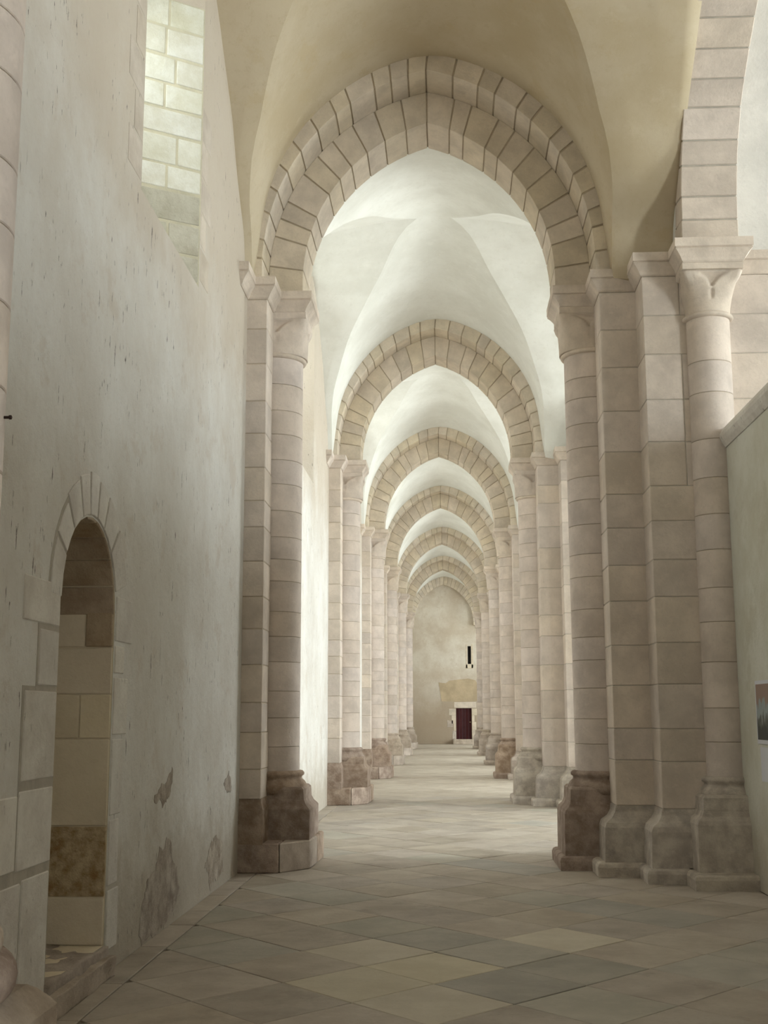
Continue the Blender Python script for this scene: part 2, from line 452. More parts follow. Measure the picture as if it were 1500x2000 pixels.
def pier_left(idx, yc, label, bm_, seed):
    r = random.Random(seed)
    t = empty('wall_pier', (-2.08, yc, 0), label, 'pier', 'compound piers against the outer wall')
    ox = 2.08      # local x = world x + ox
    X = lambda w: w+ox
    # core
    core = loft_poly(sq(X(-2.5), X(-2.072), -0.848, 0.848), [(0.6, 0), (ZI-0.2, 0)])
    link('pier_core', core, MT['mortar'], t)
    zs = courses(0.78, 6.515, 0.37, r)
    for k in range(len(zs)-1):
        block('stone', MT['stone'], t, X(-2.45), X(-2.06), -0.86, -0.30-r.uniform(0, .12), zs[k], zs[k+1])
        block('stone', MT['stone'], t, X(-2.45), X(-2.06), 0.30, 0.86, zs[k], zs[k+1])
    shaft(t, X(-2.08), 0, 0.34, 0, r, bm_, None, hx=0.36, hy=0.36, off=(0.05, 0))
    # impost band round the whole pier, with its short return along the wall
    P = [(X(-2.6), -1.35), (X(-2.29), -1.35), (X(-2.29), -0.86), (X(-2.06), -0.86), (X(-2.06), -0.35), (X(-1.69), -0.35),
         (X(-1.69), 0.35), (X(-2.06), 0.35), (X(-2.06), 0.86), (X(-2.29), 0.86), (X(-2.29), 1.35), (X(-2.6), 1.35)]
    link('impost', loft_poly(P, IMP), MT['capital'], t)
    # bases
    if idx == 1:      # this base keeps a big round torus on its plinth
        link('shaft_plinth', loft_poly(sq(X(-2.4), X(-1.69), -0.35, 0.35), [(0.31, 0.125), (0.57, 0.125), (0.60, 0.10), (0.64, 0.06), (0.66, 0.03)]), bm_, t)
        tor = [(0.40, 0.64)]+[(0.40+0.085*math.cos(q), 0.745+0.095*math.sin(q)) for q in [math.radians(k) for k in range(-80, 81, 20)]]+[(0.37, 0.86)]
        tm = lathe_mesh(tor, -1.9, 1.9, 32)
        link('torus_moulding', tm, MT['base_dark'], t, (X(-2.08), 0, 0))
    else:
        link('shaft_plinth', loft_poly(sq(X(-2.4), X(-1.69), -0.35, 0.35), [(0.31, 0.125), (0.645, 0.125), (0.665, 0.11), (0.70, 0.075), (0.75, 0.05), (0.86, 0.045), (0.885, 0.02)]), bm_, t)
    link('pilaster_plinth', loft_poly(sq(X(-2.5), X(-2.06), -0.86, 0.86), [(0.30, 0.03), (0.65, 0.03), (0.67, 0.03), (0.70, 0.02), (0.75, 0.004), (0.785, 0)] if idx != 9 else []), bm_, t)
    def prism(pl, m):
        v = [(x, y, z) for z in (0, 0.315) for x, y in pl]; n = len(pl)
        link('plinth_stone', bevel_mesh(v, [tuple(range(n)), tuple(range(n, 2*n))]+[(k, (k+1) % n, n+(k+1) % n, n+k) for k in range(n)], 0.014), m, t)
    prism([(X(-2.45), -0.90), (X(-1.855), -0.88), (X(-1.855), -0.30), (X(-2.45), -0.30)], bm_)
    prism([(X(-1.848), -0.86), (X(-1.555), -0.475), (X(-1.53), 0.04), (X(-1.848), 0.04)], MT['base_mid'] if idx <= 2 else bm_)
    prism([(X(-2.45), 0.30), (X(-1.855), 0.30), (X(-1.855), 0.90), (X(-2.45), 0.90)], MT['base_mid'])
    prism([(X(-1.848), 0.045), (X(-1.532), 0.045), (X(-1.51), 0.60), (X(-1.848), 0.86)], bm_)
    return t

def pier_right(idx, yc, label, bm_, bm2, seed):
    r = random.Random(seed+50)
    t = empty('arcade_pier', (1.80, yc, 0), label, 'pier', 'compound piers between aisle and nave')
    ox = -1.80
    X = lambda w: w+ox
    core = loft_poly([(X(1.812), -0.848), (X(2.222), -0.848), (X(2.222), -1.338), (X(3.64), -1.338), (X(3.64), 1.338), (X(2.222), 1.338), (X(2.222), 0.848), (X(1.812), 0.848)][::1],
                     [(0.3, 0), (ZI-0.2, 0)])
    link('pier_core', core, MT['mortar_grey'], t)
    zs = courses(0.72, 6.515, 0.44, r)
    for k in range(len(zs)-1):
        z0, z1 = zs[k], zs[k+1]
        block('stone', MT['stone'], t, X(1.80), X(2.25), -0.86, -0.26, z0, z1)
        block('stone', MT['stone'], t, X(1.80), X(2.25), 0.26, 0.86, z0, z1)
        xm = r.choice([2.62, 2.9, 2.75]); xm2 = 3.1+r.uniform(-.05, .1)
        block('stone', MT['stone'], t, X(2.21), X(xm), -1.35, -0.80, z0, z1)
        block('stone', MT['stone'], t, X(xm), X(xm2), -1.35, -1.0, z0, z1)
        block('stone', MT['stone'], t, X(xm2), X(3.65), -1.35, -1.0, z0, z1)
    shaft(t, 0, 0, 0.335, math.pi, r, bm_, None, hx=0.36, hy=0.36, off=(-0.05, 0))
    shaft(t, X(2.915), -1.35, 0.235, -math.pi/2, r, bm2, None, dh=0.42, slit=True, hx=0.325, hy=0.37, off=(0, -0.02))
    P = [(X(1.41), -0.35), (X(1.80), -0.35), (X(1.80), -0.86), (X(2.21), -0.86), (X(2.21), -1.35), (X(2.60), -1.35), (X(2.60), -1.75), (X(3.235), -1.75), (X(3.235), -1.35), (X(3.65), -1.35)]
    P = P+[(x, -y) for x, y in P[::-1]]
    link('impost', loft_poly(P, IMP), MT['capital'], t)
    F = [(0.13, 0.13), (0.60, 0.125), (0.64, 0.11), (0.68, 0.07), (0.73, 0.05), (0.86, 0.045), (0.885, 0.02)]
    link('shaft_plinth', loft_poly(sq(X(1.41), X(2.1), -0.35, 0.35), F), bm_, t)
    link('shaft_plinth', loft_poly(sq(X(2.60), X(3.235), -1.70, -1.0), F), bm2, t)
    G = [(0.13, 0.15), (0.50, 0.14), (0.55, 0.12), (0.60, 0.05), (0.66, 0.01), (0.72, 0.0)]
    link('pilaster_plinth', loft_poly(sq(X(1.80), X(2.3), -0.86, 0.86), G), bm2, t)
    link('pilaster_plinth', loft_poly(sq(X(2.21), X(3.65), -1.35, 1.35), G), bm2, t)
    S = [(0, 0.235), (0.10, 0.24), (0.13, 0.225), (0.145, 0.19)]
    link('footing_slab', loft_poly(sq(X(1.41), X(2.1), -0.35, 0.35), [(0, .19), (.10, .195), (.135, .18), (.15, .15)]), bm_, t)
    link('footing_slab', loft_poly(sq(X(1.80), X(2.25), -0.84, 0.84), S), bm2, t)
    link('footing_slab', loft_poly(sq(X(2.23), X(3.65), -1.38, 1.35), S), bm2, t)
    link('footing_slab', loft_poly(sq(X(2.62), X(3.4), -1.82, -1.0), S), bm2, t)
    return t

# ------------------------------------------------------------------ vault webs
TB = [(0, 6.80), (.15, 7.25), (.5, 7.62), (.8, 7.97), (1, 8.25), (1.3, 8.50), (1.6, 8.72), (2, 9.03), (2.4, 9.24), (2.8, 9.39), (3.5, 9.55), (4.4, 9.77), (6, 9.79)]
def zB_t(t):
    t = max(t, 0)
    for i in range(len(TB)-1):
        if t <= TB[i+1][0]:
            # Catmull-Rom through the table
            p0 = TB[max(i-1, 0)]; p1 = TB[i]; p2 = TB[i+1]; p3 = TB[min(i+2, len(TB)-1)]
            h = p2[0]-p1[0]; s = (t-p1[0])/h
            m1 = (p2[1]-p0[1])/max(p2[0]-p0[0], 1e-6)*h; m2 = (p3[1]-p1[1])/max(p3[0]-p1[0], 1e-6)*h
            return (2*s**3-3*s*s+1)*p1[1]+(s**3-2*s*s+s)*m1+(-2*s**3+3*s*s)*p2[1]+(s**3-s*s)*m2
    return TB[-1][1]
def xgroin(z, side):
    """x where the aisle barrel has height z, on the given side"""
    a, S, e, cx = PROF['ext']; R = a+e
    if z <= S: return cx+side*a
    return cx+side*max(math.sqrt(max(R*R-(z-S)**2, 0))-e, 0)
DOME = 0.50
def vault(y0, y1, m, n):
    a, S, e, cx = PROF['ext']; L = y1-y0; apex = S+math.sqrt((a+e)**2-e*e)
    ys = [y0, y0+0.4, y0+0.855]
    k = 60
    for i in range(k+1): ys.append(y0+0.861+(L-1.722)*(0.5-0.5*math.cos(math.pi*i/k)))
    ys += [y1-0.855, y1-0.4, y1]
    nl, nc = 8, 30; rows = []
    for y in ys:
        t = min(y-(y0+0.86), (y1-0.86)-y)
        b = min(zB_t(t), apex-0.004) if t >= 0 else ZI+0.02
        xl, xr = xgroin(b, -1), xgroin(b, 1); row = []
        for i in range(nl): row.append((-2.42+(xl+2.42)*i/nl, y, b))
        for i in range(nc+1):
            x = xl+(xr-xl)*(0.5-0.5*math.cos(math.pi*i/nc))
            z = zprof('ext', x) if t >= 0 or abs(x-cx) < a-1e-4 else 0
            z -= 0.03*max(0, 1-abs(x-cx)/0.4)**2
            row.append((x, y, max(b, z)))
        for i in range(1, nl+1): row.append((xr+(2.66-xr)*i/nl, y, b))
        # the webs rise towards the middle of the bay
        q = abs(y-(y0+y1)/2)/(L/2-0.86); v = max(0, 1-math.sqrt(q*q+0.01))
        row = [(x, yy, z+DOME*v*(max(0, 1-((x-cx)/(a+0.25))**2))**1.0) for x, yy, z in row]
        rows.append(row)
    nx = len(rows[0]); vs = [p for r in rows for p in r]
    fs = [(j*nx+i, (j+1)*nx+i, (j+1)*nx+i+1, j*nx+i+1) for j in range(len(rows)-1) for i in range(nx-1)]
    me = mesh(vs, fs, True)
    o = link('ceiling', me, m); struct(o)
    md = o.modifiers.new('thickness', 'SOLIDIFY'); md.thickness = 0.2; md.offset = 1
    me.set_sharp_from_angle(angle=math.radians(14))
    return o

# ------------------------------------------------------------------ walls with openings (plane x = const)
def outline(u0, u1, sill, spring, rise, n=14):
    c = (u0+u1)/2; a = (u1-u0)/2
    pts = [(u0, sill)]
    for i in range(n+1):
        t = math.pi*(1-i/n); pts.append((c+a*math.cos(t), spring+rise*math.sin(t)))
    pts.append((u1, sill)); return pts
def wall_face(vs, fs, x, u0, u1, z0, z1, ops, flip):
    def q(a, b, c, d):
        i = len(vs); vs.extend([(x, *a), (x, *b), (x, *c), (x, *d)]); fs.append((i, i+1, i+2, i+3) if not flip else (i+3, i+2, i+1, i))
    u = u0
    for op in sorted(ops, key=lambda o: o[0][0]):
        a, b = op[0][0], op[-1][0]
        if a > u: q((u, z0), (a, z0), (a, z1), (u, z1))
        if op[0][1] > z0: q((a, z0), (b, z0), (b, op[0][1]), (a, op[0][1]))
        for i in range(1, len(op)-2):
            q(op[i], op[i+1], (op[i+1][0], z1), (op[i][0], z1))
        u = b
    if u < u1: q((u, z0), (u1, z0), (u1, z1), (u, z1))
def reveal(vs, fs, xa, oa, xb, ob):
    n = len(oa); i0 = len(vs)
    vs.extend([(xa, *p) for p in oa]+[(xb, *p) for p in ob])
    for i in range(n): j = (i+1) % n; fs.append((i0+i, i0+n+i, i0+n+j, i0+j))

# --- left wall
PATCHES = [
    ('rubble', [(9.30, 0.31), (9.42, 0.46), (9.72, 0.58), (9.98, 0.71), (10.2, 0.60), (10.35, 0.42), (10.62, 0.22), (10.0, 0.03), (9.3, 0.03), (9.2, 0.10)]),
    ('rubble', [(11.9, 0.50), (12.1, 0.52), (12.5, 0.42), (12.5, 0.14), (11.9, 0.05), (11.6, 0.28)]),
    ('rubble', [(9.55, 1.06), (9.95, 1.14), (10.1, 1.24), (10.12, 1.08), (9.8, 1.02)]),
    ('rubble', [(12.5, 0.98), (12.75, 1.10), (12.95, 1.0), (12.9, 0.90), (12.6, 0.92)])]
WIN = []
for i in range(len(YC)):
    y0 = YC[i]; y1 = YC[i+1] if i+1 < len(YC) else YFAR
    WIN.append((y0+y1)/2+0.25)
XO = -3.4
NI = outline(7.05, 8.24, 0.19, 2.38, 0.59)
vs, fs = [], []
wi = [outline(c-1.08, c+1.07, 5.67, 8.55, 1.07) for c in WIN]
wo_ = [outline(c-0.36, c+0.36, 6.85, 8.6, 0.36) for c in WIN]
wall_face(vs, fs, XL, YBACK, YFAR+0.3, 0, 11, wi+[NI], False)
wall_face(vs, fs, XO, YBACK, YFAR+0.3, 0, 11, wo_, True)
for a, b in zip(wi, wo_): reveal(vs, fs, XL, a, XO, b)
o = link('wall_left', fixn(mesh(vs, fs)), MT['wall']); struct(o, 'limewashed plaster outer wall running down the left side of the aisle', 'wall')
WALL_L = o

# niche interior: a blocked doorway
vs, fs = [], []
nb = [(-3.1, *p) for p in NI]
reveal(vs, fs, XL-0.001, NI, -3.1, NI)
fs.append(tuple(range(len(NI), 2*len(NI))))
link('niche_lining', mesh(vs, fs), MT['niche'], WALL_L)
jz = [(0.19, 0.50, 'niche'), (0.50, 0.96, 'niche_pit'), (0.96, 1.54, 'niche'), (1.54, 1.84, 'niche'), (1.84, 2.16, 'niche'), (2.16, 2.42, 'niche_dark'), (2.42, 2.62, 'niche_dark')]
for z0, z1, mm in jz:
    if z0 > 2.4: continue
    if abs(z0-1.54) < .01:
        block('niche_stone', MT[mm], WALL_L, -2.52, XL-0.003, 8.225, 8.34, z0, z1, b=0.005)
        block('niche_stone', MT[mm], WALL_L, -3.08, -2.52, 8.225, 8.34, z0, z1, b=0.005)
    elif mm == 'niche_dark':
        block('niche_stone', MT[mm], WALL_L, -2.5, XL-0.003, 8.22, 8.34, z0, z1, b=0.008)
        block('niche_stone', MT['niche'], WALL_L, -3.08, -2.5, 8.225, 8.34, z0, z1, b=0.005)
    else:
        block('niche_stone', MT[mm], WALL_L, -3.08, XL-0.003, 8.225, 8.34, z0, z1, b=0.005)
# soffit stones of the niche head
for k in range(9):
    a0 = math.pi*k/9; a1 = math.pi*(k+1)/9
    if a1 > 1.9: continue
    R0, R1 = 0.575, 0.66; n = 3; v = []
    for x in (XL-0.004, -3.05):
        for Rr in (R0, R1):
            for j in range(n):
                t = a0+0.012+(a1-a0-0.024)*j/(n-1); v.append((x, 7.645+Rr*1.0*math.cos(t)*(0.595/0.59), 2.38+Rr*math.sin(t)))
    f = []
    for j in range(2): f += [(j, j+1, 7+j, 6+j), (3+j, 9+j, 10+j, 4+j), (j, 3+j, 4+j, j+1), (6+j, 7+j, 10+j, 9+j)]
    f += [(0, 6, 9, 3), (2, 5, 11, 8)]
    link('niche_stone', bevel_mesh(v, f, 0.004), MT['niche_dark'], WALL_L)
# threshold
thr = empty('doorway_threshold', (-2.6, 7.65, 0), 'worn stone threshold at the foot of the blocked arched doorway', 'step')
def rough_block(parent, x0, x1, y0, y1, z0, z1, m, amp, nx, ny, nz, name, seed, offset=(0, 0, 0)):
    """a worn stone: subdivided box with smooth random displacement"""
    r = random.Random(seed)
    bm = bmesh.new(); bmesh.ops.create_cube(bm, size=1)
    bmesh.ops.subdivide_edges(bm, edges=bm.edges[:], cuts=max(nx, ny, nz), use_grid_fill=True)
    from mathutils import noise as mn
    for v in bm.verts:
        p = Vector(((x0+x1)/2+v.co.x*(x1-x0), (y0+y1)/2+v.co.y*(y1-y0), (z0+z1)/2+v.co.z*(z1-z0)))
        d = mn.noise_vector(p*4+Vector((seed, 0, 0)))*amp+mn.noise_vector(p*11)*amp*0.6
        if v.co.z < -0.49: d.z = 0
        v.co = p+d-Vector(offset)
    me = bpy.data.meshes.new(name); bm.to_mesh(me); bm.free()
    for p in me.polygons: p.use_smooth = True
    return link(name, me, m, parent)
rough_block(thr, -3.05, -2.27, 7.02, 8.27, 0, 0.19, MT['base_mid'], 0.02, 14, 14, 6, 'step_stone', 3, (-2.6, 7.65, 0))
rough_block(thr, -2.33, -2.225, 6.75, 8.25, 0, 0.13, MT['base_mid'], 0.02, 14, 14, 6, 'step_edge', 5, (-2.6, 7.65, 0))

# quoins and voussoirs round the blocked doorway, flush with the plaster
def wstone(y0, y1, z0, z1, m='whitestone', pr=0.015):
    block('wall_stone', MT[m], WALL_L, XL-0.06, XL+pr, y0, y1, z0, z1, b=0.006, g=0.006)
for s in ((6.42, 7.04, 2.21, 2.47), (6.70, 7.04, 1.86, 2.19), (6.50, 7.04, 1.34, 1.84), (6.48, 7.04, 0.87, 1.30), (6.58, 7.03, 0.10, 0.83), (5.55, 6.46, 0.88, 1.28), (5.55, 6.56, 0.42, 0.82),
          (8.26, 8.70, 2.20, 2.52), (8.26, 8.50, 1.98, 2.18), (8.26, 8.62, 1.56, 1.96), (8.26, 8.54, 1.02, 1.54), (8.26, 8.50, 0.56, 1.0), (8.26, 8.54, 0.14, 0.54)):
    wstone(*s, m='whitestone')
block('mortar_bed', MT['mortar_grey'], WALL_L, XL-0.05, XL+0.003, 6.68, 7.045, 0.12, 2.46, b=0, g=0)
block('mortar_bed', MT['mortar_grey'], WALL_L, XL-0.05, XL+0.0025, 6.47, 6.70, 0.82, 1.86, b=0, g=0)
block('mortar_bed', MT['mortar_grey'], WALL_L, XL-0.05, XL+0.002, 5.50, 6.60, 0.80, 0.92, b=0, g=0)
vb = []
for x in (XL-0.05, XL+0.002):
    for Rr in (0.597, 0.83): vb += [(x, 7.645+Rr*math.cos(math.radians(q)), 2.385+Rr*math.sin(math.radians(q))) for q in range(176, 20, -12)]
nq = len(vb)//4; fb = []
for j in range(nq-1): fb += [(2*nq+j, 2*nq+j+1, 3*nq+j+1, 3*nq+j), (j, j+1, 2*nq+j+1, 2*nq+j), (nq+j, 3*nq+j, 3*nq+j+1, nq+j+1)]
link('mortar_bed', mesh(vb, fb), MT['mortar_grey'], WALL_L)
va = [180, 152, 131, 112, 97, 82, 66, 44, 14, 0]
for k in range(len(va)-1):
    if k == 8: continue
    a0, a1 = math.radians(va[k]-1.2), math.radians(va[k+1]+1.2)
    R0, R1 = 0.60, (0.80, 0.80, 0.84, 0.86, 0.88, 0.86, 0.87, 0.88, 0.9)[k]
    v = []
    for x in (XL-0.06, XL+0.010):
        for Rr in (R0, R1):
            for j in range(3):
                t = a0+(a1-a0)*j/2; v.append((x, 7.645+Rr*math.cos(t), 2.385+Rr*math.sin(t)))
    f = []
    for j in range(2): f += [(j, j+1, 7+j, 6+j), (3+j, 9+j, 10+j, 4+j), (j, 3+j, 4+j, j+1), (6+j, 7+j, 10+j, 9+j)]
    f += [(0, 6, 9, 3), (2, 5, 11, 8)]
    link('voussoir', bevel_mesh(v, f, 0.004), MT['whitestone'], WALL_L)

# quoins left bare beside the near window
for q in ((8.16, 8.55, 5.72, 6.02), (8.30, 8.55, 6.04, 6.36), (8.12, 8.55, 6.38, 6.70), (8.28, 8.55, 6.72, 7.04), (8.10, 8.55, 7.06, 7.40), (8.26, 8.55, 7.42, 7.75),
          (10.75, 11.15, 5.75, 6.08), (10.75, 10.98, 6.10, 6.42), (10.75, 11.2, 6.44, 6.78), (10.75, 11.0, 6.80, 7.15), (10.75, 11.15, 7.17, 7.5)):
    block('wall_stone', MT['patina'], WALL_L, XL-0.05, XL+0.009, *q, b=0.004, g=0.005)
# places where the plaster has come off low on the wall
from mathutils import noise as mnoise
for nm, pts in PATCHES:
    pp_ = []
    for k in range(len(pts)):
        a, b = Vector(pts[k]), Vector(pts[(k+1) % len(pts)])
        for j in range(12):
            p = a.lerp(b, j/12); q3 = Vector((p.x, p.y, 0)); d = mnoise.noise_vector(q3*6)*0.09+mnoise.noise_vector(q3*19)*0.05
            pp_.append((p.x+d.x, max(0.0, p.y+d.y)))
    n = len(pp_); cy0 = sum(p[0] for p in pp_)/n; cz0 = sum(p[1] for p in pp_)/n
    v = [(XL+0.0035, y, z) for y, z in pp_]+[(XL-0.02, y, z) for y, z in pp_]+[(XL+0.006, cy0, cz0)]
    link('bare_patch', fixn(mesh(v, [(k, (k+1) % n, 2*n) for k in range(n)]+[(k, n+k, n+(k+1) % n, (k+1) % n) for k in range(n)])), MT[nm], WALL_L)

# --- windows of the left wall
def window(i, c):
    w = bpy.data.objects.new('window_%d' % (i+1), None); COL.objects.link(w); w.location = (XO, c, 6.85)
    struct(w, 'splayed round-headed window high in the left wall, bay %s' % ['behind the camera', 'nearest the camera', 'beyond the first pier', 'beyond the second pier', 'beyond the third pier', 'beyond the fourth pier', 'beyond the fifth pier', 'by the end wall'][i], 'window')
    pts = outline(-0.36, 0.36, 0, 1.75, 0.36)
    vs = [(x, *p) for x in (0.02, 0.035) for p in pts]; n = len(pts)
    fs = [tuple(range(n))[::-1], tuple(range(n, 2*n))]+[(k, (k+1) % n, n+(k+1) % n, n+k) for k in range(n)]
    link('pane', fixn(mesh(vs, fs)), MT['pane'], w)
    for k in range(7):
        link('glazing_bar', box_mesh(0.04, 0.055, -0.35, 0.35, 0.2+k*0.25-0.006, 0.2+k*0.25+0.006, 0), MT['lead'], w)
    link('glazing_bar', box_mesh(0.04, 0.055, -0.006, 0.006, 0, 2.1, 0), MT['lead'], w)
    # dressed stones of the far jamb: courses on the splay
    a = Vector((XL, c+1.07, 0)); b = Vector((XO, c+0.36, 0)); d = (b-a); Ls = d.length; d.normalize(); nrm = Vector((d.y, -d.x, 0))
    if nrm.y > 0: nrm = -nrm
    if i == 1:
        r = random.Random(4)
        zc = [5.45, 5.70, 5.96, 6.26, 6.57, 6.82, 7.12, 7.38, 7.64, 7.92, 8.22, 8.52]
        for k in range(len(zc)-1):
            cuts = [0.0, Ls] if k in (3, 6) else [0, {0: .5, 1: .35, 2: .3, 4: .38, 5: .25, 7: .4, 8: .3}.get(k, .4)+r.uniform(-.04, .04), Ls]
            for s0, s1 in zip(cuts[:-1], cuts[1:]):
                q = []
                for (s, zz) in ((s0+.012, zc[k]+.013+r.uniform(-.006, .006)), (s1-.012, zc[k]+.013+r.uniform(-.006, .006)), (s1-.012, zc[k+1]-.013+r.uniform(-.006, .006)), (s0+.012, zc[k+1]-.013+r.uniform(-.006, .006))):
                    q.append((s, zz))
                v = []
                for t in (-0.05, 0.008):
                    for s, zz in q:
                        p = a+d*s+nrm*t; v.append((p.x-XO, p.y-c, zz-6.85))
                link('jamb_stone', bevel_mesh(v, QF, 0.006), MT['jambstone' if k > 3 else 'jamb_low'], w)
        # bed of mortar behind them
        v = []
        for t in (-0.04, 0.001):
            for s, zz in ((0.0, 5.4), (Ls, 5.4), (Ls, 8.52), (0.0, 8.52)):
                p = a+d*s+nrm*t; v.append((p.x-XO, p.y-c, zz-6.85))
        link('mortar_bed', bevel_mesh(v, QF, 0), MT['jambmortar'], w)
    if AISLE_W[i] > 0:
        ld = bpy.data.lights.new('daylight', 'AREA'); ld.shape = 'RECTANGLE'; ld.size = 0.6; ld.size_y = 1.8
        ld.energy = AISLE_W[i]; ld.color = DAY
        lo = bpy.data.objects.new('window_daylight', ld); COL.objects.link(lo)
        lo.matrix_world = Matrix.Translation((XO+0.14, c, 7.85)) @ Matrix.Rotation(math.radians(35), 4, 'Y') @ Matrix(((0, 0, -1, 0), (1, 0, 0, 0), (0, -1, 0, 0), (0, 0, 0, 1)))
        # the matrix turns the lamp's -Z to +X: into the aisle
for i, c in enumerate(WIN): window(i, c)

# --- right wall (nave arcade) above the imposts
TI = [(.80, ZI), (.805, 7.05), (.83, 7.35), (.95, 7.75), (1.22, 8.20), (1.6, 8.52), (2.0, 8.80), (2.8, 9.16), (3.5, 9.36), (4.06, 9.46)]
def arcade_curve(y0, y1, d=0.0):
    mid = (y0+y1)/2; hl = (y1-y0)/2-0.86
    out = []
    for t, z in TI:
        s = t/4.06*hl if t > 2 else t*(1 + (hl/4.06-1)*t/2)
        out.append((y0+0.86+s, z))
    out[-1] = (mid, out[-1][1])
    full = out+[(y0+y1-y, z) for y, z in out[::-1][1:]]
    if d:
        res = []
        for i, (y, z) in enumerate(full):
            a = full[max(i-1, 0)]; b = full[min(i+1, len(full)-1)]
            tv = Vector((b[0]-a[0], b[1]-a[1])).normalized(); nv = Vector((-tv.y, tv.x))
            if i in (0, len(full)-1): nv = Vector((-1 if i == 0 else 1, 0))
            res.append((y+nv.x*d, z+nv.y*d))
        full = res
    return full
XN = 3.65
vs, fs = [], []
ops_a, ops_b = [], []
for i in range(len(YC)):
    y0 = YC[i]; y1 = YC[i+1] if i+1 < len(YC) else YFAR+1.2
    near = (i == 1)
    ca = arcade_curve(y0, y1, 0.34 if near else 0.0)
    cb = arcade_curve(y0, y1, 0.34)
    ops_a.append([(ca[0][0], ZI)]+ca+[(ca[-1][0], ZI)]); ops_b.append([(cb[0][0], ZI)]+cb+[(cb[-1][0], ZI)])
    if near: reveal(vs, fs, XR+0.012, ops_a[-1], XN, ops_b[-1])
    else:
        reveal(vs, fs, XR, ops_a[-1], 3.23, ops_a[-1]); reveal(vs, fs, 3.23, ops_b[-1], XN, ops_b[-1])
        n = len(ca); k = len(vs); vs.extend([(3.23, *p) for p in ca]+[(3.23, *p) for p in cb]); fs.extend([(k+j, k+j+1, k+n+j+1, k+n+j) for j in range(n-1)])
wall_face(vs, fs, XR+0.001, -5.3, YFAR+0.3, ZI, H, ops_a, True)
wall_face(vs, fs, XN, -5.3, YFAR+0.3, ZI, H, ops_b, False)
# drop the bottom (springing) faces of each reveal: they would close the opening
fs = [f for f in fs if not (all(abs(vs[i][2]-ZI) < 1e-4 for i in f) and abs(vs[f[0]][1]-vs[f[-1]][1])+abs(vs[f[0]][1]-vs[f[1]][1]) > 3)]
o = link('wall_right', mesh(vs, fs), MT['nave']); struct(o, 'wall above the nave arcade on the right side of the aisle', 'wall')

# near arcade arch, of dressed blocks
AR = empty('arcade_arch', (0, (YC[1]+YC[2])/2, 0), 'pale stone arcade arch springing from the big leaf capital at upper right', 'arch')
ymid = (YC[1]+YC[2])/2
def poly_at(c, f):
    L = [0]
    for i in range(len(c)-1): L.append(L[-1]+math.hypot(c[i+1][0]-c[i][0], c[i+1][1]-c[i][1]))
    s = f*L[-1]
    for i in range(len(c)-1):
        if s <= L[i+1]+1e-9:
            k = (s-L[i])/(L[i+1]-L[i]); return (c[i][0]+(c[i+1][0]-c[i][0])*k, c[i][1]+(c[i+1][1]-c[i][1])*k)
    return c[-1]
for part, d0, d1, x0, x1, nv in (('inner_order', 0.0, 0.36, XR, 3.23, 30), ('outer_order', 0.36, 0.75, 3.232, XN+0.01, 30)):
    c0 = arcade_curve(YC[1], YC[2], d0); c1 = arcade_curve(YC[1], YC[2], d1)
    core = None
    n = len(c0); v = []
    cc0 = arcade_curve(YC[1], YC[2], d0+0.014)
    for x in (x0+0.012, x1-0.012): v += [(x, y-ymid, z) for y, z in cc0]+[(x, y-ymid, z) for y, z in c1]
    f = []
    for i in range(n-1): f += [(i, i+1, n+i+1, n+i), (2*n+i, 3*n+i, 3*n+i+1, 2*n+i+1), (i, 2*n+i, 2*n+i+1, i+1), (n+i, n+i+1, 3*n+i+1, 3*n+i)]
    core = link(part, fixn(mesh(v, f)), MT['mortar_grey'], AR)
    rr = random.Random(nv+int(x0*10)); cuts = [0]
    for k in range(nv): cuts.append(cuts[-1]+rr.uniform(0.8, 1.2))
    cuts = [q/cuts[-1] for q in cuts]
    for k in range(nv):
        g = 0.0009; fr = [cuts[k]+g, (cuts[k]+cuts[k+1])/2, cuts[k+1]-g]
        pi = [poly_at(c0, q) for q in fr]; po = [poly_at(c1, q) for q in fr]
        v = []; j = rr.uniform(-.004, .004)
        my = sum(p[0] for p in pi)/3; mz = sum(p[1] for p in pi)/3
        for x in (x0+j, x1): v += [(x-(x0+x1)/2, y-my, z-mz) for y, z in pi+po]
        f = []
        for q in range(2): f += [(q, 6+q, 7+q, q+1), (3+q, 4+q, 10+q, 9+q)]
        f += [(0, 1, 2, 5, 4, 3), (6, 7, 8, 11, 10, 9), (0, 3, 9, 6), (2, 8, 11, 5)]
        link('voussoir', bevel_mesh(v, f, 0.007), MT['whitestone'] if False else MT['stone'], core, ((x0+x1)/2, my-ymid, mz))

# ------------------------------------------------------------------ vaults
bays = list(zip(YC, YC[1:]+[YFAR+0.9]))
for i, (a, b) in enumerate(bays):
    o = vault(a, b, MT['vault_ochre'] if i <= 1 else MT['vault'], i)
    o['label'] = 'plastered groin vault of the ' + ['bay behind the camera', 'nearest bay, ochre', 'second bay, white and brightly lit', 'third bay, white', 'fourth bay', 'fifth bay', 'sixth bay', 'last bay by the end wall'][i]
    o['category'] = 'vault'

